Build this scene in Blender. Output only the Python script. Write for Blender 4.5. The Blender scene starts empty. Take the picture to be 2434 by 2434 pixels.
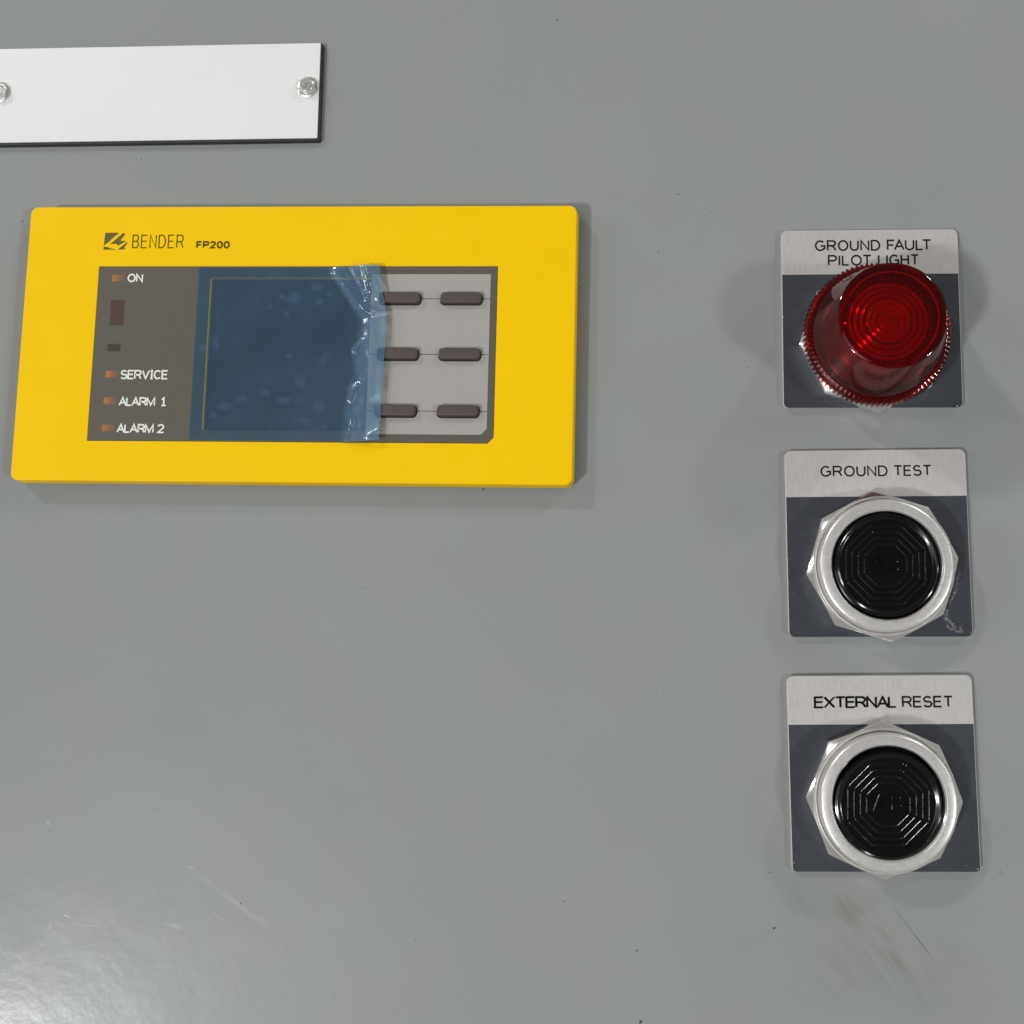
import bpy, bmesh, math, random
from mathutils import Vector, Matrix
random.seed(7)
S = 0.001                       # every length below is in millimetres
sc = bpy.context.scene
COL = sc.collection
PI = math.pi

# ------------------------------------------------------------------ camera
cam_d = bpy.data.cameras.new('camera')
cam = bpy.data.objects.new('camera', cam_d)
COL.objects.link(cam)
CC = Vector((89.65362, -70.65867, 257.63086))
RW = Matrix(((0.99895637, 0.01503026, -0.04313067),
             (-0.01020532, 0.99388112, 0.10998256),
             (0.04451982, -0.10942761, 0.99299727)))
cam.matrix_world = Matrix.Translation(CC * S) @ RW.transposed().to_4x4()
cam_d.sensor_width = 36.0
cam_d.lens = 36.0 * 1.0003339
cam_d.shift_x = -0.0829985
cam_d.shift_y = -0.0005
cam_d.clip_start = 0.005
cam_d.clip_end = 50.0
sc.camera = cam

# ------------------------------------------------------------------ room light
world = bpy.data.worlds.new('World')
sc.world = world
world.use_nodes = True
wn = world.node_tree
bg = wn.nodes['Background']
tc = wn.nodes.new('ShaderNodeTexCoord')
sx = wn.nodes.new('ShaderNodeSeparateXYZ')
wn.links.new(tc.outputs['Generated'], sx.inputs[0])
rp = wn.nodes.new('ShaderNodeValToRGB')
rp.color_ramp.elements[0].position = 0.0
rp.color_ramp.elements[0].color = (0.34, 0.33, 0.31, 1)
rp.color_ramp.elements[1].position = 1.0
rp.color_ramp.elements[1].color = (0.085, 0.085, 0.09, 1)
for ps_, c_ in ((0.35, (0.30, 0.29, 0.28)), (0.65, (0.24, 0.24, 0.24)), (0.85, (0.12, 0.12, 0.125))):
    e_ = rp.color_ramp.elements.new(ps_); e_.color = (*c_, 1)
wn.links.new(sx.outputs[2], rp.inputs[0])
wn.links.new(rp.outputs[0], bg.inputs[0])
bg.inputs[1].default_value = 0.80

AIM = Vector((60, -30, 0)) * S
def overhead_light(name, tx, ty, want, size, col, H=3.2):
    """an area light seen from the panel in direction (tx, ty, 1)"""
    d = Vector((tx, ty, 1.0)) * H
    l = bpy.data.lights.new(name, 'AREA')
    l.shape = 'RECTANGLE'
    l.size, l.size_y = size
    cosp = H / d.length
    l.energy = want * PI * PI * d.length ** 2 / cosp
    l.color = col
    o = bpy.data.objects.new(name, l)
    COL.objects.link(o)
    o.location = AIM + d
    o.rotation_euler = (AIM - o.location).to_track_quat('-Z', 'Y').to_euler()
    return o
overhead_light('overhead_light', -0.70, -0.56, 0.345, (0.32, 0.30), (1.0, 1.0, 1.0))
overhead_light('overhead_light', 1.11, -0.375, 0.145, (0.34, 0.32), (0.97, 1.0, 1.0))
overhead_light('overhead_light', -1.14, 1.12, 0.140, (0.34, 0.34), (1.0, 0.97, 0.93))
overhead_light('overhead_light', 1.40, 1.55, 0.070, (0.50, 0.50), (1.0, 1.0, 0.97))
overhead_light('overhead_light', -0.50, -0.235, 0.006, (0.12, 0.16), (0.85, 0.92, 1.0))
overhead_light('overhead_light', -0.36, -0.25, 0.095, (2.0, 1.7), (1.0, 1.0, 1.0))  # added broad soft light that emulates the diagonal sheen on the panel
overhead_light('overhead_light', -0.45, -0.47, 0.040, (0.95, 0.75), (0.95, 0.98, 1.0))  # added wide weak light for the sheen along the bottom left
overhead_light('side_light', -2.30, 0.35, 0.045, (0.25, 1.4), (1.0, 0.98, 0.95))
overhead_light('side_light', 2.10, 0.60, 0.030, (1.4, 0.25), (1.0, 0.99, 0.93))  # added low light, there only for reflections in the metal

sc.view_settings.view_transform = 'Standard'
sc.view_settings.look = 'None'
sc.view_settings.exposure = 0.0
sc.view_settings.gamma = 1.0
sc.render.engine = 'CYCLES'
sc.cycles.use_denoising = True
sc.cycles.max_bounces = 24
sc.cycles.transmission_bounces = 16
sc.cycles.glossy_bounces = 10
sc.cycles.transparent_max_bounces = 24
sc.cycles.sample_clamp_indirect = 6.0
sc.cycles.blur_glossy = 0.2

# ------------------------------------------------------------------ helpers
def obj(name, verts, faces, mat, parent=None, loc=(0, 0, 0), rot=0.0, smooth=False, mm=True):
    me = bpy.data.meshes.new(name)
    k = S if mm else 1.0
    me.from_pydata([(v[0] * k, v[1] * k, v[2] * k) for v in verts], [], faces)
    me.validate()
    bm = bmesh.new(); bm.from_mesh(me)
    bmesh.ops.recalc_face_normals(bm, faces=bm.faces)
    bm.to_mesh(me); bm.free()
    if smooth:
        for p in me.polygons: p.use_smooth = True
        me.set_sharp_from_angle(angle=math.radians(smooth if smooth is not True else 30))
    if mat: me.materials.append(mat)
    o = bpy.data.objects.new(name, me)
    COL.objects.link(o)
    o.location = Vector(loc) * S
    o.rotation_euler = (0, 0, rot)
    if parent: o.parent = parent
    return o

def thing(name, label, cat, loc=(0, 0, 0), rot=0.0, group=None):
    o = bpy.data.objects.new(name, None)
    COL.objects.link(o)
    o.location = Vector(loc) * S
    o.rotation_euler = (0, 0, rot)
    o.empty_display_size = 0.01
    tag(o, label, cat, group)
    return o

def tag(o, label, cat, group=None):
    o['label'] = label; o['category'] = cat
    if group: o['group'] = group

def rrect(w, h, r, n=8, chamfer=None):
    """outline (counter clockwise from the right top) as a function of an inset; chamfer: corner -> cut size"""
    def f(i):
        W, H = w / 2 - i, h / 2 - i
        pts = []
        for ci, (sxn, syn, a0) in enumerate(((1, 1, 0), (-1, 1, 90), (-1, -1, 180), (1, -1, 270))):
            rr = r[ci] if isinstance(r, (list, tuple)) else r
            rr = max(rr - i, 0.02)
            if chamfer and ci in chamfer:
                c = chamfer[ci] - i * 0.59
                p1 = (sxn * W, syn * (H - c)); p2 = (sxn * (W - c), syn * H)
                if a0 in (90, 270): p1, p2 = p2, p1
                for k in range(n + 1):
                    t = k / n
                    pts.append((p1[0] + (p2[0] - p1[0]) * t, p1[1] + (p2[1] - p1[1]) * t))
                continue
            for k in range(n + 1):
                a = math.radians(a0 + 90.0 * k / n)
                pts.append((sxn * (W - rr) + rr * math.cos(a), syn * (H - rr) + rr * math.sin(a)))
        return pts
    return f

def layers(rings, close_bottom=True, close_top=True):
    """stack of equal length outlines [(pts, z)] -> verts, faces"""
    n = len(rings[0][0]); V = []; F = []
    for pts, z in rings: V += [(p[0], p[1], z) for p in pts]
    for j in range(len(rings) - 1):
        for i in range(n):
            a = j * n + i; b = j * n + (i + 1) % n
            F.append((a, b, b + n, a + n))
    if close_bottom: F.append(tuple(range(n))[::-1])
    if close_top: F.append(tuple(range((len(rings) - 1) * n, len(rings) * n)))
    return V, F

def slab(name, outline, z0, z1, bev, mat, parent=None, loc=(0, 0, 0), rot=0.0, draft=0.0, smooth=14):
    rings = [(outline(0), z0)]
    h = z1 - z0 - bev
    rings.append((outline(draft), z0 + h))
    if bev > 0:
        for k in (1, 2, 3):
            a = PI / 2 * k / 3
            rings.append((outline(draft + bev * (1 - math.cos(a))), z0 + h + bev * math.sin(a)))
    V, F = layers(rings)
    return obj(name, V, F, mat, parent, loc, rot, smooth)

def framed(name, outer, inner, z0, z1, bev, mat, parent=None, draft=0.0):
    """slab with an opening; outer and inner are outline functions with equal counts"""
    n = len(outer(0))
    rings = [(inner(0), z0), (outer(0), z0), (outer(draft), z1 - bev)]
    for k in (1, 2, 3):
        a = PI / 2 * k / 3
        rings.append((outer(draft + bev * (1 - math.cos(a))), z1 - bev + bev * math.sin(a)))
    rings.append((inner(-0.08), z1))
    rings.append((inner(0), z1 - 0.08))
    rings.append((inner(0), z0))
    V, F = layers(rings, False, False)
    return obj(name, V, F, mat, parent, smooth=14)

def lathe(name, prof, mat, parent=None, seg=128, loc=(0, 0, 0), mod=None, smooth=35, closed=False):
    """prof: list of (r, z). mod(i, angle) -> (dr, dz) for profile point i"""
    V = []; F = []; idx = []
    for i, (r, z) in enumerate(prof):
        if r < 1e-6:
            idx.append([len(V)]); V.append((0, 0, z)); continue
        row = []
        for k in range(seg):
            a = 2 * PI * k / seg
            dr, dz = mod(i, a, k) if mod else (0, 0)
            row.append(len(V)); V.append(((r + dr) * math.cos(a), (r + dr) * math.sin(a), z + dz))
        idx.append(row)
    pairs = list(zip(idx, idx[1:]))
    if closed: pairs.append((idx[-1], idx[0]))
    for A, B in pairs:
        for k in range(seg):
            q = (k + 1) % seg
            if len(A) == 1 and len(B) == 1: break
            if len(A) == 1: F.append((A[0], B[k], B[q]))
            elif len(B) == 1: F.append((A[k], A[q], B[0]))
            else: F.append((A[k], A[q], B[q], B[k]))
    return obj(name, V, F, mat, parent, loc, 0, smooth)

# ------------------------------------------------------------------ materials
def new_mat(name):
    m = bpy.data.materials.new(name); m.use_nodes = True
    nt = m.node_tree
    return m, nt, nt.nodes['Principled BSDF']

def noise(nt, scale, detail=3, vec=None, rough=0.5, stretch=None):
    n = nt.nodes.new('ShaderNodeTexNoise')
    n.inputs['Scale'].default_value = scale
    n.inputs['Detail'].default_value = detail
    n.inputs['Roughness'].default_value = rough
    if vec is None:
        t = nt.nodes.new('ShaderNodeTexCoord'); vec = t.outputs['Object']
    if stretch:
        mp = nt.nodes.new('ShaderNodeMapping')
        mp.vector_type = 'TEXTURE'
        mp.inputs['Scale'].default_value = tuple(1.0 / q for q in stretch[0])
        mp.inputs['Rotation'].default_value = (0, 0, stretch[1])
        nt.links.new(vec, mp.inputs[0]); vec = mp.outputs[0]
    nt.links.new(vec, n.inputs['Vector'])
    return n.outputs['Fac']

def mrange(nt, sock, a, b, c, d, smooth=False):
    m = nt.nodes.new('ShaderNodeMapRange')
    if smooth: m.interpolation_type = 'SMOOTHSTEP'
    nt.links.new(sock, m.inputs['Value'])
    for k, v in zip(('From Min', 'From Max', 'To Min', 'To Max'), (a, b, c, d)): m.inputs[k].default_value = v
    return m.outputs['Result']

def math_(nt, op, a, b=None):
    m = nt.nodes.new('ShaderNodeMath'); m.operation = op
    for i, v in enumerate((a, b)):
        if v is None: continue
        if isinstance(v, (int, float)): m.inputs[i].default_value = v
        else: nt.links.new(v, m.inputs[i])
    return m.outputs[0]

def mixc(nt, fac, a, b):
    m = nt.nodes.new('ShaderNodeMix'); m.data_type = 'RGBA'
    if isinstance(fac, (int, float)): m.inputs[0].default_value = fac
    else: nt.links.new(fac, m.inputs[0])
    for i, v in ((6, a), (7, b)):
        if isinstance(v, tuple): m.inputs[i].default_value = (*v, 1)
        else: nt.links.new(v, m.inputs[i])
    return m.outputs[2]

def bump(nt, p, height, dist, strength=1.0):
    b = nt.nodes.new('ShaderNodeBump')
    b.inputs['Strength'].default_value = strength
    b.inputs['Distance'].default_value = dist
    nt.links.new(height, b.inputs['Height'])
    nt.links.new(b.outputs[0], p.inputs['Normal'])

def plain(name, col, rough=0.5, metal=0.0, var=0.05, bscale=1500, bdist=0.0, spec=None, rvar=0.06, ncol=300):
    m, nt, p = new_mat(name)
    n1 = noise(nt, ncol, 4)
    d = tuple(c * (1 - var) for c in col); u = tuple(min(1, c * (1 + var)) for c in col)
    nt.links.new(mixc(nt, mrange(nt, n1, 0.3, 0.7, 0, 1), d, u), p.inputs['Base Color'])
    nt.links.new(mrange(nt, noise(nt, ncol * 2.7, 3), 0.3, 0.7, rough - rvar, rough + rvar), p.inputs['Roughness'])
    p.inputs['Metallic'].default_value = metal
    if spec is not None: p.inputs['Specular IOR Level'].default_value = spec
    if bdist: bump(nt, p, noise(nt, bscale, 2), bdist)
    return m

def blob(nt, vec, cx, cy, ang, hx, hy, soft=0.5):
    """1 inside an ellipse at (cx, cy) mm, 0 outside"""
    mp = nt.nodes.new('ShaderNodeMapping'); mp.vector_type = 'TEXTURE'
    mp.inputs['Location'].default_value = (cx * S, cy * S, 0)
    mp.inputs['Rotation'].default_value = (0, 0, math.radians(ang))
    mp.inputs['Scale'].default_value = (hx * S, hy * S, 1)
    nt.links.new(vec, mp.inputs[0])
    ln = nt.nodes.new('ShaderNodeVectorMath'); ln.operation = 'LENGTH'
    nt.links.new(mp.outputs[0], ln.inputs[0])
    return mrange(nt, ln.outputs['Value'], 1 - soft, 1.0, 1, 0, True)

# grey powder coat of the cabinet door with its real wear: scuffs, smudges, wiped patches
M = {}
m, nt, p = new_mat('grey_powder_coat'); M['paint'] = m
tcn = nt.nodes.new('ShaderNodeTexCoord'); OV = tcn.outputs['Object']
base = mixc(nt, mrange(nt, noise(nt, 14, 3, OV), 0.35, 0.65, 0, 1), (0.244, 0.268, 0.265), (0.262, 0.280, 0.279))
base = mixc(nt, mrange(nt, noise(nt, 45, 4, OV), 0.35, 0.7, 0, 0.55), base, (0.272, 0.266, 0.260))
base = mixc(nt, mrange(nt, noise(nt, 2600, 2, OV), 0.3, 0.7, 0, 0.16), base, (0.17, 0.175, 0.175))
# dark rub marks and the long scratch under the lowest button
streak = mrange(nt, noise(nt, 500, 4, OV, 0.6, ((0.10, 1.0, 1), math.radians(-51))), 0.40, 0.60, 0, 1)
def add_dark(base, mask, amount, col=(0.10, 0.10, 0.088)):
    return mixc(nt, math_(nt, 'MULTIPLY', mask, amount), base, col)
for (cx, cy, ang, hx, hy, am) in ((140, -138.2, -48, 7.0, 3.4, .40), (150.5, -146.5, -42, 8.0, 4.4, .40),
                                  (144, -147, -40, 14, 9, .18), (155, -153, -30, 15, 10, .16), (137, -153, -52, 11, 7, .14),
                                  (128, -136, -60, 7, 4, .12), (165, -146, -50, 10, 5, .10)):
    base = add_dark(base, math_(nt, 'MULTIPLY', blob(nt, OV, cx, cy, ang, hx, hy, 0.9), streak), am)
for (cx, cy, ang, hx, hy, am) in ((154.5, -141.9, -52.1, 9.8, 0.16, .45), (157.3, -145.5, -52.1, 5.0, 0.22, .5),
                                  (142.6, -134.6, -50, 8, 0.12, .14), (144.5, -139.8, -52, 7, 0.12, .2),
                                  (148, -143.6, -50, 4, 0.14, .25)):
    base = add_dark(base, blob(nt, OV, cx, cy, ang, hx, hy, 0.6), am, (0.07, 0.07, 0.06))
# soft darker greenish patches, mostly around the buttons on the right
for (cx, cy, ang, hx, hy, am) in ((147, -134, 0, 34, 12, .16), (150, -152, -20, 36, 20, .14), (176, -58, 80, 22, 6, .07), (122, -20, 0, 12, 7, .05),
                                  (147, 90, 20, 16, 9, .04)):
    base = add_dark(base, blob(nt, OV, cx, cy, ang, hx, hy, 0.8), am, (0.19, 0.20, 0.16))
# pale scuffs, lower left
pale = mrange(nt, noise(nt, 700, 4, OV, 0.6, ((0.2, 1.0, 1), math.radians(-33))), 0.4, 0.65, 0, 1)
for (cx, cy, ang, hx, hy, am, mul) in ((-13, -138.0, -33, 12.5, 1.1, .28, 1), (-5, -143.0, -36, 7, 1.3, .30, 1),
                                       (-21.5, -132.1, -20, 1.6, .22, .6, 0), (-52.0, -144.6, -18, 1.6, .3, .6, 0),
                                       (-45.5, -146.7, 2, 4.0, .18, .4, 0), (-25.0, -146.2, -12, 3.4, 1.0, .5, 1),
                                       (-56.3, -147.5, 70, 2.4, .2, .35, 0), (-58.4, -122.2, -45, 1.7, .35, .35, 0),
                                       (-15, -143, -30, 9, .16, .25, 0), (-9, -158, -50, 6, .14, .25, 0),
                                       (-45, -148, 15, 18, .12, .14, 0), (-30, -127, -30, 14, .12, .12, 0),
                                       (-50, -100, 35, 12, .1, .10, 0), (20, -110, -20, 10, .1, .10, 0)):
    mk = blob(nt, OV, cx, cy, ang, hx, hy, 0.8)
    if mul: mk = math_(nt, 'MULTIPLY', mk, pale)
    base = mixc(nt, math_(nt, 'MULTIPLY', mk, am), base, (0.47, 0.47, 0.46))
nt.links.new(base, p.inputs['Base Color'])
wipe = mrange(nt, noise(nt, 22, 4, OV), 0.3, 0.7, 0.19, 0.25)
nt.links.new(wipe, p.inputs['Roughness'])
p.inputs['Specular IOR Level'].default_value = 0.24
hgt = math_(nt, 'ADD', mrange(nt, noise(nt, 420, 3, OV), 0, 1, 0, 1), mrange(nt, noise(nt, 90, 2, OV), 0, 1, 0, 3.0))
bump(nt, p, hgt, 0.000030, 1.0)

M['yellow'] = plain('yellow_plastic', (0.825, 0.512, 0.0), 0.5, 0, 0.012, 3000, 0.000004, ncol=60, spec=0.12)
M['gasket'] = plain('beige_gasket', (0.42, 0.36, 0.26), 0.7)
M['fascia'] = plain('dark_grey_foil', (0.100, 0.091, 0.072), 0.38, 0, 0.05, 5000, 0.000006, ncol=1500, spec=0.4)
M['keyfield'] = plain('light_grey_foil', (0.335, 0.315, 0.295), 0.45, 0, 0.015, 5000, 0.000003, ncol=1500)
M['rubber'] = plain('brown_grey_rubber', (0.072, 0.054, 0.050), 0.5, 0, 0.12, 2500, 0.00001, ncol=700)
M['line'] = plain('dark_print_and_shade', (0.012, 0.010, 0.009), 0.6)
M['screen'] = plain('lcd_glass', (0.016, 0.017, 0.020), 0.22, 0, 0.08, ncol=80)
M['logo'] = plain('olive_print', (0.085, 0.082, 0.008), 0.5, 0, 0.25, ncol=2500)
M['model'] = plain('dark_olive_print', (0.085, 0.07, 0.004), 0.5, spec=0.1)
M['white_print'] = plain('white_print', (0.70, 0.70, 0.66), 0.5)
M['white'] = plain('white_laminate', (0.71, 0.71, 0.71), 0.35, 0, 0.006, 2500, 0.000004, ncol=60, spec=0.4)
M['core'] = plain('black_laminate_core', (0.022, 0.022, 0.023), 0.55, 0, 0.2, 3000, 0.00002)
M['engrave'] = plain('engraved_black', (0.014, 0.013, 0.011), 0.7, 0, 0.3, ncol=2000, spec=0.1)
M['anod'] = plain('dark_grey_anodised', (0.037, 0.041, 0.050), 0.42, 0.0, 0.06, 4000, 0.000006, ncol=400, spec=0.45)
M['tooth'] = plain('black_socket', (0.012, 0.01, 0.01), 0.4)
M['black'] = plain('black_plastic', (0.0025, 0.0025, 0.003), 0.14, 0, 0.1, 900, 0.000001, spec=0.45)
M['bulb'] = plain('pale_bulb', (0.75, 0.7, 0.65), 0.25)
M['fleck'] = plain('dark_fleck', (0.03, 0.03, 0.028), 0.6)
M['flake'] = plain('bright_scraped_metal', (0.42, 0.42, 0.43), 0.55, 0.2, 0.3, ncol=3000)

def metal(name, col, rough, aniso_scale=None, bd=0.0, var=0.04, met=1.0):
    m, nt, p = new_mat(name)
    p.inputs['Metallic'].default_value = met
    if aniso_scale:
        f = noise(nt, 1.0, 3, None, 0.6, (aniso_scale, 0))
    else:
        f = noise(nt, 900, 3)
    d = tuple(c * (1 - var) for c in col); u = tuple(min(1, c * (1 + var)) for c in col)
    nt.links.new(mixc(nt, mrange(nt, f, 0.3, 0.7, 0, 1), d, u), p.inputs['Base Color'])
    nt.links.new(mrange(nt, f, 0.3, 0.7, rough * 0.85, rough * 1.15), p.inputs['Roughness'])
    if bd: bump(nt, p, f, bd)
    return m
M['alu'] = metal('brushed_aluminium', (0.50, 0.48, 0.47), 0.5, (3500, 260, 10), 0.000008, 0.07, 0.35)
M['chrome'] = metal('turned_aluminium', (0.90, 0.90, 0.89), 0.15, None, 0.0, 0.03, 0.93)
M['satin'] = metal('satin_ring', (0.68, 0.665, 0.645), 0.32, None, 0.0, 0.03, 0.55)
M['zinc'] = metal('zinc_plated_steel', (0.78, 0.78, 0.75), 0.28, None, 0.00003, 0.1, 0.8)

# clear red plastic of the pilot light
m = bpy.data.materials.new('clear_red_plastic'); m.use_nodes = True; M['red'] = m
nt = m.node_tree; nt.nodes.clear()
out = nt.nodes.new('ShaderNodeOutputMaterial')
tr = nt.nodes.new('ShaderNodeBsdfTransparent'); tr.inputs[0].default_value = (0.90, 0.04, 0.04, 1)
df = nt.nodes.new('ShaderNodeBsdfDiffuse'); df.inputs[0].default_value = (0.10, 0.002, 0.003, 1)
gl = nt.nodes.new('ShaderNodeBsdfGlossy'); gl.inputs['Roughness'].default_value = 0.06
gl.inputs[0].default_value = (1, 0.88, 0.88, 1)
m1 = nt.nodes.new('ShaderNodeMixShader'); m1.inputs[0].default_value = 0.17
nt.links.new(tr.outputs[0], m1.inputs[1]); nt.links.new(df.outputs[0], m1.inputs[2])
fr = nt.nodes.new('ShaderNodeFresnel'); fr.inputs[0].default_value = 1.5
m2 = nt.nodes.new('ShaderNodeMixShader')
nt.links.new(math_(nt, 'MULTIPLY', fr.outputs[0], 0.8), m2.inputs[0]); nt.links.new(m1.outputs[0], m2.inputs[1]); nt.links.new(gl.outputs[0], m2.inputs[2])
nt.links.new(m2.outputs[0], out.inputs[0])
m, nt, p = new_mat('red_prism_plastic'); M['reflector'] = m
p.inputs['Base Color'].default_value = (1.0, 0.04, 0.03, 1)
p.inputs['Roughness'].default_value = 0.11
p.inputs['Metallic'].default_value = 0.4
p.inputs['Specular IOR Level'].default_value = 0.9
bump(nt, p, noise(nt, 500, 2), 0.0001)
M['prism_dim'] = plain('dimmed_red_prism', (0.78, 0.012, 0.012), 0.12, 0.4, 0.1, 600, 0.00005, spec=0.9)  # dimmed copy of the prism red, paints the glow fading outward
M['rim'] = plain('red_rim', (0.30, 0.02, 0.02), 0.2, 0, 0.2)
M['inside'] = plain('dark_red_interior', (0.05, 0.008, 0.008), 0.3, 0, 0.2)

# amber light windows: printed fade from amber to clear
m, nt, p = new_mat('amber_window'); M['amber'] = m
t = nt.nodes.new('ShaderNodeTexCoord'); s_ = nt.nodes.new('ShaderNodeSeparateXYZ')
nt.links.new(t.outputs['Object'], s_.inputs[0])
f = mrange(nt, s_.outputs[0], -0.00175, 0.00175, 0, 1)
r_ = nt.nodes.new('ShaderNodeValToRGB')
cr = r_.color_ramp
cr.elements[0].position = 0.0; cr.elements[0].color = (0.16, 0.105, 0.055, 1)
cr.elements[1].position = 1.0; cr.elements[1].color = (0.13, 0.092, 0.066, 1)
for ps, c in ((0.12, (0.33, 0.145, 0.030)), (0.35, (0.30, 0.115, 0.028)), (0.60, (0.20, 0.095, 0.045))):
    e = cr.elements.new(ps); e.color = (*c, 1)
nt.links.new(f, r_.inputs[0])
nt.links.new(r_.outputs[0], p.inputs['Base Color'])
p.inputs['Roughness'].default_value = 0.4
M['sensor1'] = plain('maroon_window', (0.070, 0.042, 0.040), 0.35, 0, 0.12, ncol=900)
M['sensor2'] = plain('smoked_window', (0.050, 0.041, 0.037), 0.35, 0, 0.25, ncol=1500)

# blue protective film
m = bpy.data.materials.new('blue_film'); m.use_nodes = True; M['film'] = m
nt = m.node_tree; nt.nodes.clear()
out = nt.nodes.new('ShaderNodeOutputMaterial')
tr = nt.nodes.new('ShaderNodeBsdfTransparent'); tr.inputs[0].default_value = (0.80, 0.985, 1.0, 1)
df = nt.nodes.new('ShaderNodeBsdfDiffuse'); df.inputs[0].default_value = (0.18, 0.34, 0.56, 1)
gl = nt.nodes.new('ShaderNodeBsdfGlossy'); gl.inputs['Roughness'].default_value = 0.20
gl.inputs[0].default_value = (0.9, 0.95, 1.0, 1)
t = nt.nodes.new('ShaderNodeTexCoord'); OVf = t.outputs['Object']
vo = nt.nodes.new('ShaderNodeTexVoronoi'); vo.inputs['Scale'].default_value = 190
vo.inputs['Randomness'].default_value = 1.0
dist = nt.nodes.new('ShaderNodeTexNoise'); dist.inputs['Scale'].default_value = 160
mv = nt.nodes.new('ShaderNodeMix'); mv.data_type = 'VECTOR'; mv.inputs[0].default_value = 0.004
nt.links.new(OVf, dist.inputs['Vector']); nt.links.new(OVf, mv.inputs[4]); nt.links.new(dist.outputs['Color'], mv.inputs[5])
nt.links.new(mv.outputs[1], vo.inputs['Vector'])
bub = mrange(nt, vo.outputs['Distance'], 0.22, 0.42, 1, 0, True)
bub = math_(nt, 'MULTIPLY', bub, mrange(nt, noise(nt, 120, 2, OVf), 0.50, 0.66, 0, 1, True))
for (cx, cy, hx, hy) in ((5.2, 14.6, 2.1, 1.1), (-.4, 12.6, 1.1, 1.0), (-3.8, 12, 1.2, 1.0), (6.2, 10.8, 1.3, 1.0),
                         (-6.8, -13.2, 1.8, 1.1), (-2.2, -15.2, 2.4, 1.3), (-17.2, -16.7, 2.5, 1.4), (8.6, 12.8, 1.0, .7),
                         (-6.8, 9.4, 1.1, .9), (-1.2, -3.6, 1.1, .9), (-20, -19, 1.3, 1.0), (9, -22, .9, .7)):
    bub = math_(nt, 'MAXIMUM', bub, blob(nt, OVf, cx, cy, 0, hx, hy, 0.5))
sz_ = nt.nodes.new('ShaderNodeSeparateXYZ'); nt.links.new(OVf, sz_.inputs[0])
hz = math_(nt, 'ADD', mrange(nt, noise(nt, 60, 4, OVf), 0.35, 0.7, 0.0, 0.04), mrange(nt, sz_.outputs[2], 0.00503, 0.0055, 0, 0.13, True))
m1 = nt.nodes.new('ShaderNodeMixShader')
nt.links.new(math_(nt, 'ADD', math_(nt, 'ADD', math_(nt, 'MULTIPLY', bub, 0.065), 0.13), hz), m1.inputs[0])
nt.links.new(tr.outputs[0], m1.inputs[1]); nt.links.new(df.outputs[0], m1.inputs[2])
fr = nt.nodes.new('ShaderNodeFresnel'); fr.inputs[0].default_value = 1.5
m2 = nt.nodes.new('ShaderNodeMixShader')
nt.links.new(mrange(nt, fr.outputs[0], 0, 0.5, 0.0, 0.95), m2.inputs[0])
nt.links.new(m1.outputs[0], m2.inputs[1]); nt.links.new(gl.outputs[0], m2.inputs[2])
bf = nt.nodes.new('ShaderNodeBump'); bf.inputs['Distance'].default_value = 0.00007
nt.links.new(noise(nt, 170, 1, OVf), bf.inputs['Height'])
nt.links.new(bf.outputs[0], gl.inputs['Normal']); nt.links.new(bf.outputs[0], fr.inputs['Normal'])
nt.links.new(m2.outputs[0], out.inputs[0])

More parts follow.
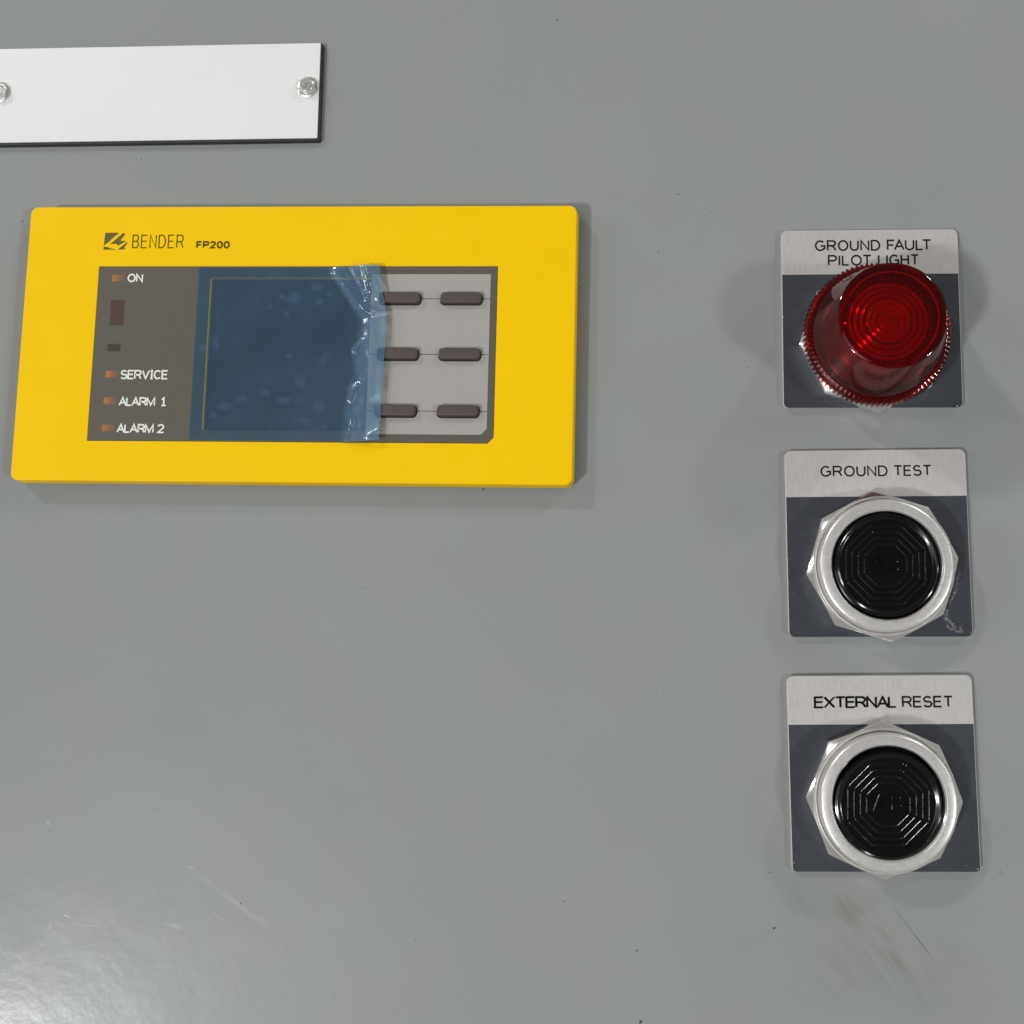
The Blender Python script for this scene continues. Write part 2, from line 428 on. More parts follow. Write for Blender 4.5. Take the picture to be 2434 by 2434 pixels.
# ------------------------------------------------------------------ lettering (single stroke alphabet)
def arc(cx, cy, rx, ry, a0, a1, n=14):
    return [(cx + rx * math.cos(math.radians(a0 + (a1 - a0) * i / n)), cy + ry * math.sin(math.radians(a0 + (a1 - a0) * i / n))) for i in range(n + 1)]
G = {
 'A': (.94, [[(0, 0), (.5, 1), (1, 0)], [(.17, .34), (.83, .34)]]),
 'B': (0.78, [[(0, 0), (0, 1), (.58, 1)] + arc(.58, .76, .34, .24, 90, -90, 8)[1:] + [(.1, .52)],
             [(.62, .52)] + arc(.62, .26, .38, .26, 90, -90, 8)[1:] + [(0, 0)]]),
 'C': (0.9, [arc(.52, .5, .52, .5, 42, 318, 24)]),
 'D': (0.85, [[(.0, .0), (0, 1), (.42, 1)] + arc(.42, .5, .58, .5, 90, -90, 16)[1:] + [(0, 0)]]),
 'E': (0.75, [[(1, 1), (0, 1), (0, 0), (1, 0)], [(0, .52), (.92, .52)]]),
 'F': (0.7, [[(1, 1), (0, 1), (0, 0)], [(0, .5), (.85, .5)]]),
 'G': (0.97, [arc(.5, .5, .5, .5, 45, 318, 26) + [(1, .2), (1, .47), (.56, .47)]]),
 'H': (0.8, [[(0, 0), (0, 1)], [(1, 0), (1, 1)], [(0, .52), (1, .52)]]),
 'I': (.0, [[(0, 0), (0, 1)]]),
 'J': (.5, [[(1, 1), (1, .3)]]),
 'L': (0.62, [[(0, 1), (0, 0), (1, 0)]]),
 'M': (1.05, [[(0, 0), (0, 1), (.5, .05), (1, 1), (1, 0)]]),
 'N': (0.81, [[(0, 0), (0, 1), (1, 0), (1, 1)]]),
 'O': (0.97, [arc(.5, .5, .5, .5, 0, 360, 32)]),
 'P': (0.78, [[(0, 0), (0, 1), (.6, 1)] + arc(.6, .73, .4, .27, 90, -90, 10)[1:] + [(0, .46)]]),
 'R': (0.86, [[(0, 0), (0, 1), (.6, 1)] + arc(.6, .74, .36, .26, 90, -90, 10)[1:] + [(0, .48)], [(.5, .48), (.72, .38), (1, 0)]]),
 'S': (0.79, [arc(.48, .745, .44, .255, 25, 250, 16) + arc(.5, .265, .5, .265, 70, -155, 18)]),
 'T': (0.82, [[(0, 1), (1, 1)], [(.5, 1), (.5, 0)]]),
 'U': (0.81, [[(0, 1), (0, .35)] + arc(.5, .35, .5, .35, 180, 360, 14)[1:] + [(1, 1)]]),
 'V': (.94, [[(0, 1), (.5, 0), (1, 1)]]),
 'X': (.90, [[(0, 0), (1, 1)], [(0, 1), (1, 0)]]),
 '0': (.74, [arc(.5, .5, .5, .5, 0, 360, 28)]),
 '1': (.42, [[(0, .78), (.55, 1), (.55, 0)], [(0, 0), (1.1, 0)]]),
 '2': (.74, [arc(.47, .70, .47, .30, 165, -20, 14) + [(.02, 0), (1, 0)]]),
 '|': (.34, [[(0, 0), (1, 0)], [(0, 1), (1, 1)], [(.5, 0), (.5, 1)]]),   # serifed capital i
}
def ribbon(V, F, pts, hw, z, closed):
    n = len(pts); base = len(V)
    for i, q in enumerate(pts):
        a = pts[(i - 1) % n] if (i > 0 or closed) else None
        b = pts[(i + 1) % n] if (i < n - 1 or closed) else None
        d1 = (Vector(q) - Vector(a)).normalized() if a is not None else None
        d2 = (Vector(b) - Vector(q)).normalized() if b is not None else None
        if d1 is None: d1 = d2
        if d2 is None: d2 = d1
        t = (d1 + d2)
        t = t.normalized() if t.length > 1e-6 else d1
        nrm = Vector((-t.y, t.x))
        k = hw / max(0.45, nrm.dot(Vector((-d1.y, d1.x))))
        V.append((q[0] + nrm.x * k, q[1] + nrm.y * k, z)); V.append((q[0] - nrm.x * k, q[1] - nrm.y * k, z))
    for i in range(n if closed else n - 1):
        a = base + 2 * i; b = base + 2 * ((i + 1) % n)
        F.append((a, b, b + 1, a + 1))

def text(name, s, mat, parent, x, y, width, height, stroke, z, rot=0.0, gap=0.28, space=0.42, slant=0.0, offs=(0, 0), V=None, F=None):
    """s fitted in width x height with its lower left corner at (x, y)"""
    own = V is None
    if own: V, F = [], []
    adv = []; pos = 0.0
    for i, c in enumerate(s):
        if c == ' ': pos += space; continue
        adv.append((c, pos)); pos += G[c][0] + gap
        if i + 1 < len(s) and (c + s[i + 1]) in ('LT', 'AU', 'FA', 'OT', 'TA', 'AL'): pos -= gap * (0.9 if c + s[i + 1] in ('LT', 'FA') else 0.35)
    total = pos - gap
    h = height - stroke
    k = (width - stroke) / total
    cz = 0
    for c, p0 in adv:
        w, strokes = G[c]
        for st in strokes:
            pts = [(x + stroke / 2 + (p0 + q[0] * w) * k + slant * q[1] * h, y + stroke / 2 + q[1] * h) for q in st]
            closed = (Vector(pts[0]) - Vector(pts[-1])).length < 1e-4
            if closed: pts = pts[:-1]
            cz += 1
            ribbon(V, F, pts, stroke / 2, z + 0.004 * (cz % 3), closed)
    if rot:
        c_, s_ = math.cos(rot), math.sin(rot)
        V[:] = [(x + (v[0] - x) * c_ - (v[1] - y) * s_, y + (v[0] - x) * s_ + (v[1] - y) * c_, v[2]) for v in V]
    if own:
        return obj(name, V, F, mat, parent)

# ------------------------------------------------------------------ the painted sheet everything stands on
def grid_sheet(x0, x1, y0, y1, n=2):
    V = [(x0 + (x1 - x0) * i / n, y0 + (y1 - y0) * j / n, 0) for j in range(n + 1) for i in range(n + 1)]
    F = [(j * (n + 1) + i, j * (n + 1) + i + 1, (j + 1) * (n + 1) + i + 1, (j + 1) * (n + 1) + i) for j in range(n) for i in range(n)]
    return V, F
pr = rrect(900, 800, 6)
V, F = layers([(pr(0), -2.0), (pr(0), -0.5), (pr(0.15), -0.1), (pr(0.5), 0.0)])
V = [(v[0] + 60, v[1] - 30, v[2]) for v in V]
panel = obj('cabinet_panel', V, F, M['paint'], None)
panel['kind'] = 'structure'
panel['label'] = 'grey painted steel sheet of the cabinet front'
for i, (x, y, r) in enumerate(((98.12, 41.36, .42), (106.55, 36.57, .28), (93.1, 25.7, .3), (85.1, 7.9, .25), (83.6, -17.5, .22),
                (48.98, -36.9, .55), (33.3, -36.9, .22), (-77.3, 34.4, .35), (-45.9, 51.75, .3), (-51.7, 51.7, .22),
                (65.4, 90.2, .42), (19.5, -62.3, .25), (68, -75.1, .25), (-8.4, -140.4, .35), (35.3, -148, .22),
                (89.4, -148.8, .42), (122.3, -142.7, .55), (121.2, -129.7, .3), (71.4, -137.8, .35), (90.4, -165.2, .7),
                (93.5, -86.6, .22), (116.4, -4.8, .3), (176.2, -128.3, .3), (-31.7, -118.1, .22), (72.9, 16.2, .4))):
    n = 9; Vs = []; a0 = random.random() * 6
    st = random.uniform(1.0, 1.9)
    for j, (rr, zz) in enumerate(((1.0, 0.004), (0.7, 0.10), (0.0, 0.14))):
        if rr == 0: Vs.append((0, 0, zz)); continue
        for k in range(n):
            a = 2 * PI * k / n; q = rr * r * 0.48 * random.uniform(.75, 1.15)
            X, Y = q * math.cos(a) * st, q * math.sin(a) / st ** .5
            Vs.append((X * math.cos(a0) - Y * math.sin(a0), X * math.sin(a0) + Y * math.cos(a0), zz * r * 2))
    Fs = [(k, (k + 1) % n, n + (k + 1) % n, n + k) for k in range(n)] + [(n + k, n + (k + 1) % n, 2 * n) for k in range(n)]
    o = obj('paint_speck', Vs, Fs, M['fleck'], panel, (x, y, 0))

# ------------------------------------------------------------------ white nameplate
NR = 0.0090
nc = (-43.6, 69.55)
npl = thing('nameplate', 'blank white rectangular plate with black edges at the upper left', 'nameplate', (*nc, 0), NR)
co0 = rrect(92.7, 27.5, 0.35, 8)
def co(i): return [(a, b - .3) for a, b in co0(i)]
slab('black_core', co, 0.02, 1.35, 0.12, M['core'], npl, draft=0.12)
slab('white_face', rrect(91.5, 26.7, 0.3, 3), 1.35, 1.62, 0.05, M['white'], npl)
def screw(px, py, ang, label):
    loc = (px - nc[0], py - nc[1], 1.62)
    hd = lathe('screw', [(0, 0.01), (2.55, 0.01), (2.8, 0.12), (2.82, 0.42), (2.6, 0.56), (2.2, 0.60), (0, 0.60)], M['zinc'], npl, 48, loc)
    hd.rotation_euler.z = ang
    hd['label'] = label
    V = []; F = []
    prof = [(2.28, 0.6), (2.30, 1.25), (2.02, 1.62), (1.45, 1.66), (1.25, 1.45), (0.0, 1.38)]
    seg = 48; rows = []
    for i, (r, z) in enumerate(prof):
        if r == 0: rows.append([len(V)]); V.append((0, 0, z)); continue
        row = []
        for k in range(seg):
            a = 2 * PI * k / seg
            if i <= 1: rr = r * math.cos(PI / 6) / math.cos((a % (PI / 3)) - PI / 6)
            elif i == 2: rr = min(r * 1.02, r * math.cos(PI / 6) / math.cos((a % (PI / 3)) - PI / 6) * 1.06)
            else: rr = r
            row.append(len(V)); V.append((rr * math.cos(a), rr * math.sin(a), z))
        rows.append(row)
    for A, B in zip(rows, rows[1:]):
        for k in range(seg):
            q = (k + 1) % seg
            F.append((A[k], A[q], B[0]) if len(B) == 1 else (A[k], A[q], B[q], B[k]))
    obj('hex_head', V, F, M['zinc'], hd, smooth=25)
    # raised quarters beside the cross slot
    for s_ in (-1, 1):
        pts = arc(0, 0, 1.85, 1.85, -76, 76, 12)
        pts = [(s_ * (q[0] * .93 + 0.12), s_ * q[1]) for q in pts]
        V, F = layers([(pts, 1.30), (pts, 1.66), ([(q[0] * .93 + s_ * .02, q[1] * .93) for q in pts], 1.74)])
        obj('slot_lip', V, F, M['zinc'], hd, smooth=25)
screw(-0.75, 70.3, math.radians(-28), 'zinc hex screw at the right end of the plate')
screw(-85.3, 70.3, math.radians(20), 'zinc hex screw cut by the left photo edge')

# ------------------------------------------------------------------ yellow control display
dsp = thing('control_display', 'wide yellow display unit with dark fascia and six rubber keys', 'display', (0, 0, 0))
n6 = 8
outer = rrect(144.5, 73.1, 2.2, n6)
# opening for the fascia: 104.6 x 46.0 centred at (-0.3, -2.9), lower right corner cut
def fas(i, cx=-0.3, cy=-2.88):
    f = rrect(104.6, 46.1, 0.15, n6, {3: 1.55})
    return [(a + cx, b + cy) for a, b in f(i)]
framed('bezel', outer, fas, 1.3, 5.0, 0.28, M['yellow'], dsp, draft=0.25)
slab('gasket', rrect(143.0, 71.6, 2.0, n6), 0.02, 1.3, 0.0, M['gasket'], dsp)
# dark fascia foil with the screen opening
def scr_open(i):
    f = rrect(42.4, 40.2, 0.7, n6); return [(a - 1.75, b - 2.95) for a, b in f(i)]
V, F = layers([(fas(0.10), 4.30), (fas(0.10), 4.90), (scr_open(0), 4.90), (scr_open(0), 4.30), (fas(0.10), 4.30)], False, False)
obj('fascia', V, F, M['fascia'], dsp)
def lip(i):
    f = rrect(41.9, 40.05, 0.6, n6); return [(a - 1.75 + .22, b - 2.95 - .06) for a, b in f(i)]
V, F = layers([(scr_open(0.0), 3.65), (scr_open(0.0), 4.86), (lip(0.0), 4.86), (lip(0.0), 3.65), (scr_open(0.0), 3.65)], False, False)
obj('screen_surround', V, F, M['yellow'], dsp)
slab('screen', rrect(42.3, 40.1, 0.5, 4), 3.3, 3.70, 0.0, M['screen'], dsp, (-1.75, -2.95, 0))
# light grey key field
def kf(i):
    f = rrect(30.8, 41.75, 0.15, n6, {3: 1.5}); return [(a + 34.8, b - 2.83) for a, b in f(i)]
slab('key_field', kf, 4.90, 4.96, 0.0, M['keyfield'], dsp)
KY = (11.55, -3.03, -17.72)
for j, ky in enumerate(KY):
    for i, kx in enumerate((27.05, 42.85)):
        cx = kx + (0 if i else (0.0, -.1, -.15)[j])
        slab('rubber_key', rrect(10.5, 2.85, 0.95, 8), 4.97, 6.35, 0.30, M['rubber'], dsp, (cx, ky, 0), 0, 0.04, 14)
        kg = [(a, b - .12) for a, b in rrect(11.0, 3.35, 1.1, 5)(0)]
        V, F = layers([(kg, 4.962), (kg, 4.968)])
        obj('key_gap_shade', V, F, M['line'], dsp, (cx, ky, 0))  # black sheet shifted down, paints the shade below each key
    for x0, x1 in ((19.45, 21.55), (32.4, 37.35), (48.4, 50.15)):
        V, F = layers([([(x0, ky - .075), (x1, ky - .075), (x1, ky + .075), (x0, ky + .075)], 4.962), ([(x0, ky - .075), (x1, ky - .075), (x1, ky + .075), (x0, ky + .075)], 4.967)])
        obj('divider_line', V, F, M['line'], dsp)
# windows in the fascia
for x, y in ((-47.35, 17.05), (-47.25, -8.5), (-47.3, -15.5), (-47.3, -22.55)):
    slab('indicator_window', rrect(3.5, 1.75, 0.12, 2), 4.905, 4.925, 0.0, M['amber'], dsp, (x, y, 0))
slab('sensor_window', rrect(3.6, 6.85, 0.1, 2), 4.905, 4.925, 0.0, M['sensor1'], dsp, (-47.0, 7.8, 0))
slab('sensor_window', rrect(3.4, 1.9, 0.1, 2), 4.905, 4.925, 0.0, M['sensor2'], dsp, (-47.2, -1.5, 0))
Z5 = 4.93
text('lettering', 'ON', M['white_print'], dsp, -44.85, 15.9, 4.15, 2.32, 0.42, Z5, gap=.26)
text('lettering', 'SERV|CE', M['white_print'], dsp, -45.0, -9.85, 12.55, 2.50, 0.42, Z5, gap=.22)
text('lettering', 'ALARM', M['white_print'], dsp, -45.0, -16.85, 9.6, 2.38, 0.42, Z5, gap=.17)
text('lettering', '1', M['white_print'], dsp, -33.95, -16.85, 1.42, 2.38, 0.42, Z5)
text('lettering', 'ALARM', M['white_print'], dsp, -45.05, -23.85, 9.7, 2.38, 0.42, Z5, gap=.17)
text('lettering', '2', M['white_print'], dsp, -34.45, -23.85, 1.9, 2.38, 0.42, Z5)
text('lettering', 'BENDER', M['model'], dsp, -44.2, 25.0, 13.75, 3.72, 0.33, 5.01, gap=.42)
text('lettering', 'FP200', M['model'], dsp, -27.15, 24.9, 8.95, 2.08, 0.50, 5.01, gap=.36)
# logo: square cut by a lightning flash
def poly(name, pts, z, mat, parent):
    V, F = layers([(pts, z), (pts, z + 0.01)])
    return obj(name, V, F, mat, parent)
def L(a, b):  # logo grid: a, b in the enlarged sketch units
    return (-51.75 + a * 6.35 / 270.0, 29.25 - b * 4.6 / 195.0)
lg = poly('emblem', [L(8, 0), L(165, 0), L(40, 118), L(22, 130), L(2, 150), L(4, 80)], 5.006, M['logo'], dsp)
poly('emblem_piece', [L(215, 0), L(232, 12), L(235, 22), L(185, 92), L(258, 95), L(160, 152), L(150, 128), L(72, 130)], 5.006, M['logo'], lg)
poly('emblem_piece', [L(270, 100), L(262, 128), L(232, 178), L(258, 190), L(160, 195)], 5.006, M['logo'], lg)
poly('emblem_piece', [L(0, 158), L(60, 170), L(90, 182), L(140, 190), L(130, 195), L(0, 195)], 5.006, M['logo'], lg)

# ------------------------------------------------------------------ blue film over the screen
def lerp_tab(tab, y):
    if y >= tab[0][0]: return tab[0][1]
    for (ya, va), (yb, vb) in zip(tab, tab[1:]):
        if y >= yb:
            t = (ya - y) / (ya - yb); return va + (vb - va) * t
    return tab[-1][1]
right_edge = [(20.2, 21.6), (13.1, 22.75), (9.0, 23.6), (7.1, 23.9), (.6, 24.0), (-8.2, 23.8), (-14, 23.45), (-19, 23.55), (-22, 23.35), (-25.5, 23.3)]
stick = [(20, 8.6), (17.6, 9.3), (8, 15.2), (4.7, 16.6), (0, 16.2), (-2.4, 15.3), (-8.3, 15.7), (-12, 14.6), (-16, 13.6), (-26, 13.4)]
creases = [((9.6, 18.4), (18.6, 7.6), .60, .80), ((17.5, 20.0), (19.6, 13.0), .75, .60), ((18.2, 12.6), (21.9, 10.9), .45, .35),
           ((17.0, 8.6), (20.3, 7.0), .45, .45), ((20.3, 7.0), (24, 7.4), .35, .35), ((16.1, -20.1), (14.5, -25.6), .40, .16),
           ((13.0, 19.8), (17.8, 11.5), -.45, .6), ((15.6, -2.4), (17.9, .6), .35, .5), ((15.2, -15.2), (17.0, -11.2), .38, .45),
           ((19.5, 17), (22.3, 13.6), .25, .5), ((20.0, -24.8), (23.2, -22.6), .35, .3)]
def seg_d(px, py, a, b):
    ax, ay = a; bx, by = b
    dx, dy = bx - ax, by - ay
    t = ((px - ax) * dx + (py - ay) * dy) / (dx * dx + dy * dy)
    tt = min(1, max(0, t))
    return math.hypot(px - ax - dx * tt, py - ay - dy * tt)
def sstep(a, b, x):
    t = min(1, max(0, (x - a) / (b - a))); return t * t * (3 - 2 * t)
from mathutils import noise as mno
NX, NY = 150, 130
V = []; F = []
for j in range(NY + 1):
    v = j / NY
    for i in range(NX + 1):
        u = i / NX
        yb = -25.45 + 45.4 * v
        xr = lerp_tab(right_edge, yb) + 0.07 * mno.noise(Vector((yb * .9, 3, 0)))
        x = -26.1 + (xr + 26.1) * u
        ytop = 19.93 + 0.18 * sstep(8, 21, x) + 0.05 * mno.noise(Vector((x * .8, 9, 1)))
        ybot = -25.5 - 0.30 * sstep(4, 14, x) + 0.30 * sstep(17, 23, x) + 0.05 * mno.noise(Vector((x * .8, 1, 4)))
        y = ybot + (ytop - ybot) * v
        xs = lerp_tab(stick, y)
        lift = 0.30 * sstep(xs - .8, xs + 2.2, x) + 1.22 * sstep(xs + 1.0, 21.4, x)
        lift += 0.12 * sstep(xs - .6, xs + .6, x) * (1 + mno.noise(Vector((x * .35, y * .35, 2))))
        cz = 0
        for a, b, am, w in creases:
            d = seg_d(x, y, a, b)
            cz += am * math.exp(-(d / w) ** 2)
        fr_ = sstep(xs - 1.5, xs + 1.5, x)
        z = 4.985 + lift + cz * (0.25 + .75 * fr_) + fr_ * 0.16 * mno.noise(Vector((x * .5, y * .28, 7)))
        z += 0.012 * mno.noise(Vector((x * .5, y * .5, 5)))
        if x > 20.9: z = max(z, 6.42)
        elif x > 18.5: z = max(z, 4.99 + 1.43 * sstep(18.5, 20.9, x))
        V.append((x, y, max(z, 4.975)))
for j in range(NY):
    for i in range(NX):
        a = j * (NX + 1) + i
        F.append((a, a + 1, a + NX + 2, a + NX + 1))
film = obj('protective_film', V, F, M['film'], None, smooth=80)
tag(film, 'wrinkled blue transparent film stuck over the display screen', 'film')

# ------------------------------------------------------------------ legend plates
def legend_plate(x, y, rot, label, lines, bottom_r=1.5):
    t = thing('legend_plate', label, 'legend plate', (x, y, 0), rot, 'square legend plates behind the operators')
    W, H = 44.85, 46.6
    r = [1.7, 1.7, bottom_r, bottom_r]
    slab('plate', rrect(W, H, r, 6), 0.15, 1.45, 0.22, M['alu'], t, smooth=14)
    h = H - 11.7
    slab('dark_field', rrect(W - 0.34, h - 0.15, [0.05, 0.05, bottom_r - .15, bottom_r - .15], 6), 1.40, 1.475, 0.03, M['anod'], t, (0, -11.7 / 2 - 0.02, 0))
    c, s_ = math.cos(rot), math.sin(rot)
    for (txt, wx, wy, wd, ht, st, gp) in lines:
        lx, ly = (wx - x) * c + (wy - y) * s_, -(wx - x) * s_ + (wy - y) * c
        text('lettering', txt, M['engrave'], t, lx, ly, wd, ht, st, 1.462, gap=gp)
    return t
p1 = legend_plate(147.12, 7.79, 0.0075, 'square legend plate engraved GROUND FAULT PILOT LIGHT', (
    ('GROUND', 133.15, 25.33, 16.65, 2.95, .46, .33), ('FAULT', 151.40, 25.50, 11.35, 2.93, .46, .29),
    ('PILOT', 136.42, 21.45, 11.2, 2.92, .46, .33), ('LIGHT', 149.1, 21.55, 10.45, 2.92, .46, .35)))
p2 = legend_plate(147.95, -49.44, 0.0182, 'square legend plate engraved GROUND TEST with scraped lower right corner', (
    ('GROUND', 134.05, -33.15, 16.7, 2.80, .43, .33), ('TEST', 152.15, -32.80, 9.45, 2.80, .43, .29)))
p3 = legend_plate(148.29, -105.32, 0.0237, 'square legend plate engraved EXTERNAL RESET, lowest of the column', (
    ('EXTERNAL', 131.95, -90.30, 19.9, 2.80, .40, .16), ('EXTERNAL', 132.17, -90.17, 19.85, 2.80, .36, .16),
    ('RESET', 153.25, -89.75, 12.35, 2.85, .47, .26)), 1.1)
# scraped corner of the second plate: small raised bright burrs
rr = random.Random(5)
path = [(167.9, -56.3), (167.3, -58.1), (166.9, -59.6), (166.5, -61.4), (166.0, -62.6), (165.1, -64.3), None, (164.65, -65.8), (164.4, -67.1), (164.35, -68.1), (165.1, -68.6), (165.9, -69.4), (166.6, -70.3),
        None, (164.3, -69.6), (165.3, -70.4), (166.8, -71.0), (168.0, -71.1), (167.9, -70.0)]
V = []; F = []
for a, b in zip(path, path[1:]):
    if a is None or b is None: continue
    for k in range(34):
        t = rr.random()
        x = a[0] + (b[0] - a[0]) * t + rr.gauss(0, .26); y = a[1] + (b[1] - a[1]) * t + rr.gauss(0, .22)
        L_ = rr.uniform(.07, .26); w = rr.uniform(.025, .06); an = rr.uniform(-1.3, .3)
        dx, dy = math.cos(an) * L_, math.sin(an) * L_; nx, ny = -math.sin(an) * w, math.cos(an) * w
        z = 1.48; hh = rr.uniform(.05, .14); n = len(V)
        V += [(x - dx, y - dy, z), (x + nx, y + ny, z), (x + dx, y + dy, z), (x - nx, y - ny, z), (x, y, z + hh)]
        F += [(n, n + 1, n + 4), (n + 1, n + 2, n + 4), (n + 2, n + 3, n + 4), (n + 3, n, n + 4)]
inv = Matrix.Translation(Vector((147.95, -49.44, 0))) @ Matrix.Rotation(0.0182, 4, 'Z')
inv = inv.inverted()
V = [tuple(inv @ Vector(v)) for v in V]
o = obj('scraped_burrs', V, F, M['flake'], p2); o['kind'] = 'stuff'
# nicks on plate edges
def nick(plate, x, y, r, rot_, cx, cy):
    iv = (Matrix.Translation(Vector((cx, cy, 0))) @ Matrix.Rotation(rot_, 4, 'Z')).inverted()
    q = iv @ Vector((x, y, 0))
    pts = [(q.x + r * math.cos(a) * (1 + .3 * math.sin(3 * a)), q.y + r * math.sin(a)) for a in [2 * PI * k / 8 for k in range(8)]]
    V, F = layers([(pts, 1.3), ([(q.x + (u - q.x) * .5, q.y + (v - q.y) * .5) for u, v in pts], 1.56)])
    obj('nick', V, F, M['flake'], plate)
nick(p1, 125.0, 8.0, .22, .0075, 147.12, 7.79)
nick(p1, 168.2, -14.9, .35, .0075, 147.12, 7.79)
nick(p2, 126.1, -54.0, .18, .0182, 147.95, -49.44)
nick(p2, 170.0, -71.3, .2, .0182, 147.95, -49.44)
nick(p3, 167.9, -126.6, .15, .0237, 148.29, -105.32)
nick(p3, 126.9, -127.0, .25, .0237, 148.29, -105.32)
nick(p3, 170.5, -127.4, .25, .0237, 148.29, -105.32)

# ------------------------------------------------------------------ octagonal nuts, rings, buttons
def oct_nut(parent, R=18.6, z0=1.5, zt=5.0, Rc=17.0, rin=14.5, rot=0.0, slope=.62, seg=256):
    ap = R * math.cos(PI / 8)
    V = []; F = []; rows = []
    def roct(a): return ap / math.cos((a % (PI / 4)) - PI / 8)
    def ring(fn):
        row = []
        for k in range(seg):
            a = 2 * PI * k / seg; r, z = fn(a)
            row.append(len(V)); V.append((r * math.cos(a), r * math.sin(a), z))
        rows.append(row)
    ring(lambda a: (rin, z0)); ring(lambda a: (roct(a) - .15, z0)); ring(lambda a: (roct(a), z0 + .15))
    ring(lambda a: (roct(a), zt - max(0, roct(a) - Rc) * slope - .10))
    ring(lambda a: (roct(a) - .10, zt - max(0, roct(a) - Rc) * slope))
    ring(lambda a: (Rc, zt)); ring(lambda a: (rin, zt))
    for A, B in zip(rows, rows[1:] + rows[:1]):
        for k in range(seg):
            q = (k + 1) % seg; F.append((A[k], A[q], B[q], B[k]))
    return obj('octagonal_nut', V, F, M['chrome'], parent, (0, 0, 0), rot, 20)

def push_button(x, y, rot, nut_rot, label, tilt):
    t = thing('push_button', label, 'push button', (x, y, 0), rot, 'black push buttons in bright octagonal nuts')
    oct_nut(t, rot=nut_rot - rot)
    lathe('trim_ring', [(13.35, 4.6), (16.5, 4.6), (16.95, 5.2), (17.02, 5.9), (16.92, 6.35), (16.70, 6.55), (16.48, 6.45), (16.34, 5.9), (16.2, 5.7),
                        (16.12, 5.9), (16.1, 7.9), (16.0, 8.5), (15.75, 8.9), (15.3, 9.09), (13.65, 9.10), (13.35, 8.8)], M['satin'], t, 160, smooth=40, closed=True)
    lathe('inner_lip', [(13.34, 5.0), (13.34, 8.95), (13.28, 9.14), (13.05, 8.9), (13.05, 5.0)], M['chrome'], t, 128, closed=True)
    b = lathe('button_cap', [(0, 5.2), (12.6, 5.2), (12.72, 7.6), (12.45, 8.25), (12.05, 8.42), (11.6, 8.30), (11.25, 8.0), (10.9, 7.92), (0, 7.92)], M['black'], t, 128, smooth=30)
    b.rotation_euler.z = 0.0
    # four nested octagons of ribs on the cap, broken at the corners
    for ap in (9.45, 8.0, 6.5, 5.05):
        V = []; F = []
        for k in range(8):
            a = k * PI / 4
            hl = ap * math.tan(PI / 8) - 0.22
            prof = [(-.24, 0), (-.14, .11), (-.06, .155), (0.0, .165), (.06, .155), (.14, .11), (.24, 0)]
            base = len(V)
            for e in (-1, -0.96, -0.90, 0.90, 0.96, 1):
                for (dx, dz) in prof:
                    zz = 7.9 + (dz if abs(e) < .98 else dz * .1)
                    lx, ly = ap + dx, e * hl
                    V.append((lx * math.cos(a) - ly * math.sin(a), lx * math.sin(a) + ly * math.cos(a), zz))
            for q in range(5):
                for w in range(6):
                    i0 = base + q * 7 + w
                    F.append((i0, i0 + 1, i0 + 8, i0 + 7))
        o = obj('rib_ring', V, F, M['black'], b, smooth=60)
    # raised monogram AB
    V = []; F = []
    for s_, (gx, gw) in {'A': (-3.35, 2.75), 'B': (0.65, 2.2)}.items():
        w, strokes = G[s_]
        for st in strokes:
            pts = [(gx + q[0] * gw, -1.7 + .35 + q[1] * 3.7) for q in st]
            for a_, b_ in zip(pts, pts[1:]):
                d = Vector((b_[0] - a_[0], b_[1] - a_[1]));
                if d.length < 1e-5: continue
                d.normalize(); nn = Vector((-d.y, d.x)); base = len(V)
                for pt in (a_, b_):
                    for (q, zz) in ((-.27, 7.9), (-.10, 8.20), (.10, 8.20), (.27, 7.9)):
                        V.append((pt[0] + nn.x * q, pt[1] + nn.y * q, zz))
                for w_ in range(3): F.append((base + w_, base + w_ + 1, base + w_ + 5, base + w_ + 4))
    obj('monogram', V, F, M['black'], b, smooth=50)
    b.rotation_euler = (math.radians(tilt[0]), math.radians(tilt[1]), 0)
    return t
push_button(148.4, -55.45, 0.0, math.radians(6.7), 'black push button with octagonal ribs below GROUND TEST', (0.0, 0.0))
push_button(148.0, -111.25, 0.01, math.radians(-0.6), 'black push button with octagonal ribs below EXTERNAL RESET', (4.3, 0.3))

# ------------------------------------------------------------------ red pilot light
pl = thing('pilot_light', 'red ribbed pilot light lens with knurled rim in an octagonal nut', 'pilot light', (147.15, 1.6, 0))
oct_nut(pl, rot=math.radians(4.0), zt=5.0, slope=.5)
out_prof = [(14.9, 6.0), (17.4, 6.0), (17.75, 6.4), (17.75, 8.9), (17.35, 9.35), (16.9, 9.55), (16.45, 9.75), (16.3, 10.3),
            (12.75, 23.2), (12.6, 23.7), (12.2, 23.95), (11.7, 24.0), (0, 24.0)]
inner = [(0, 22.8), (10.6, 22.8), (11.1, 22.4), (14.6, 9.6), (14.9, 8.0)]
SEG = 352
def kn(i, a, k):
    if i in (1, 2, 3, 4, 5):
        ph = 2 * PI * (k % 4) / 4.0
        am = (.12, .34, .34, .24, .05)[i - 1]
        return (am * math.cos(ph), 0)
    return (0, 0)
lathe('lens', out_prof + inner, M['red'], pl, SEG, mod=kn, smooth=28, closed=True)
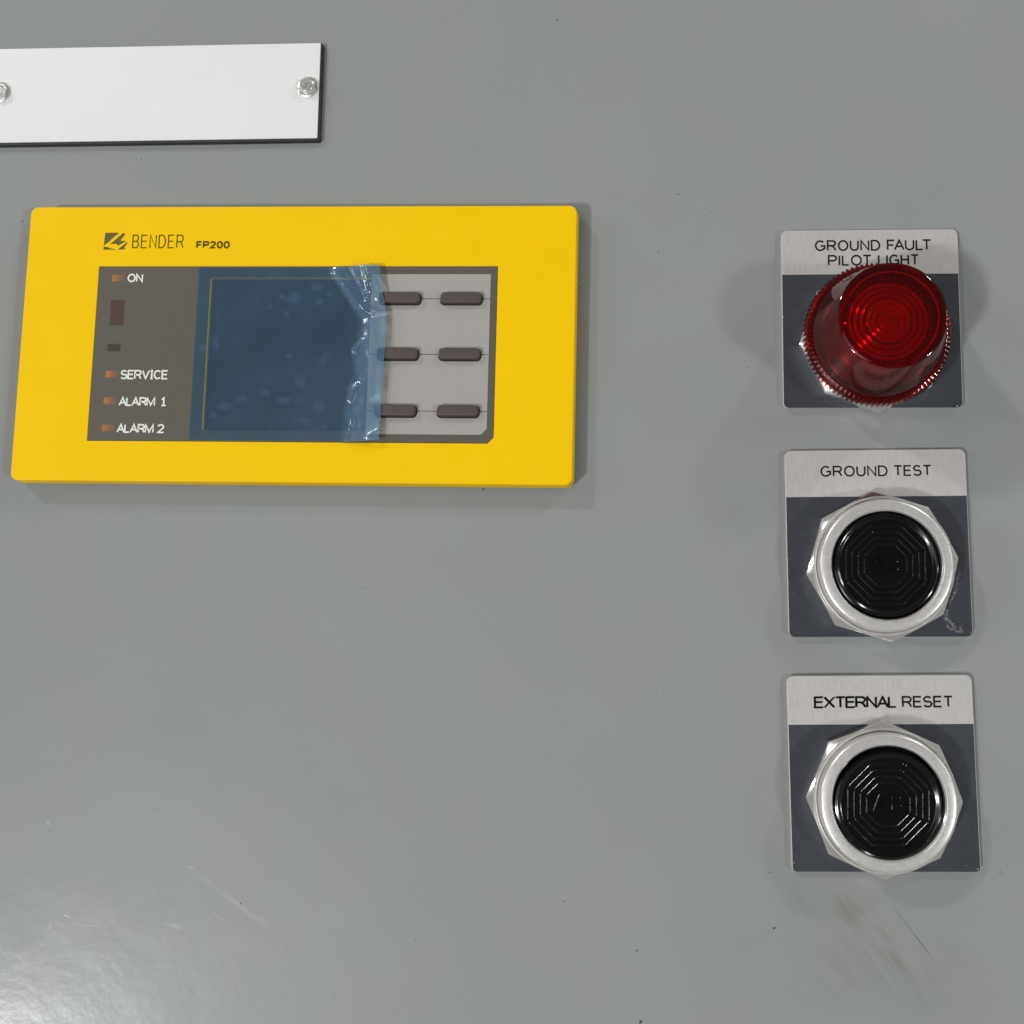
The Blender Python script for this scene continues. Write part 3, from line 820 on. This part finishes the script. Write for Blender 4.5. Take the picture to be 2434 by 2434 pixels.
lathe('housing', [(0, 2.0), (14.3, 2.0), (14.3, 8.2), (12.6, 8.2), (12.4, 6.0), (0, 6.0)], M['tooth'], pl, 64)
lathe('collar', [(14.0, 5.2), (15.5, 5.2), (15.5, 5.85), (14.0, 5.85)], M['satin'], pl, 96, closed=True)
# ringed prism seen through the flat top, darker toothed rim around it
pp = [(0.0, 19.6)]
for k in range(6):
    r0 = 1.0 + 1.42 * k; zb = 20.0 - 0.10 * k
    pp += [(r0, zb - .15), (r0 + .10, zb - 1.8), (r0 + .42, zb - 1.8), (r0 + .50, zb - .25), (r0 + .86, zb + .12), (r0 + 1.24, zb - .1)]
pp += [(9.5, 18.9), (9.55, 18.0), (3.0, 9.0), (0, 9.0)]
cut = 1 + 6 * 3 + 1
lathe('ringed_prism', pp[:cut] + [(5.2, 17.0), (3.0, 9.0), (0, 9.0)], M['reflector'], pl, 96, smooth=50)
lathe('outer_prism', [(5.3, 17.0)] + [(r_ + 0.02, z_) for r_, z_ in pp[cut - 1:-2]], M['prism_dim'], pl, 96, smooth=50)
def teeth(i, a, k):
    return (0, -1.1 if (i in (2, 3) and (k // 4) % 2 == 0) else 0)
lathe('toothed_rim', [(9.6, 17.4), (9.7, 19.2), (9.9, 19.4), (10.7, 19.4), (10.9, 18.6), (10.9, 17.4)], M['rim'], pl, 352, mod=teeth, smooth=30, closed=True)
lathe('flange_dark_core', [(14.95, 6.05), (17.0, 6.3), (17.05, 8.7), (16.0, 9.2), (14.95, 9.2)], M['inside'], pl, 96, closed=True)  # opaque core added inside the flange to keep it dark
lathe('inner_wall', [(12.6, 6.1), (12.9, 9.0), (11.0, 18.0), (10.95, 20.2), (10.7, 20.2), (10.7, 18.0), (12.5, 9.0), (12.3, 6.1)], M['inside'], pl, 96, closed=True)
sq = rrect(3.4, 3.4, .5, 4)
V, F = layers([(sq(0), 19.2), (sq(0), 20.1), (sq(.3), 20.35), (sq(.9), 20.2), (sq(1.0), 20.45), (sq(1.35), 20.5)])
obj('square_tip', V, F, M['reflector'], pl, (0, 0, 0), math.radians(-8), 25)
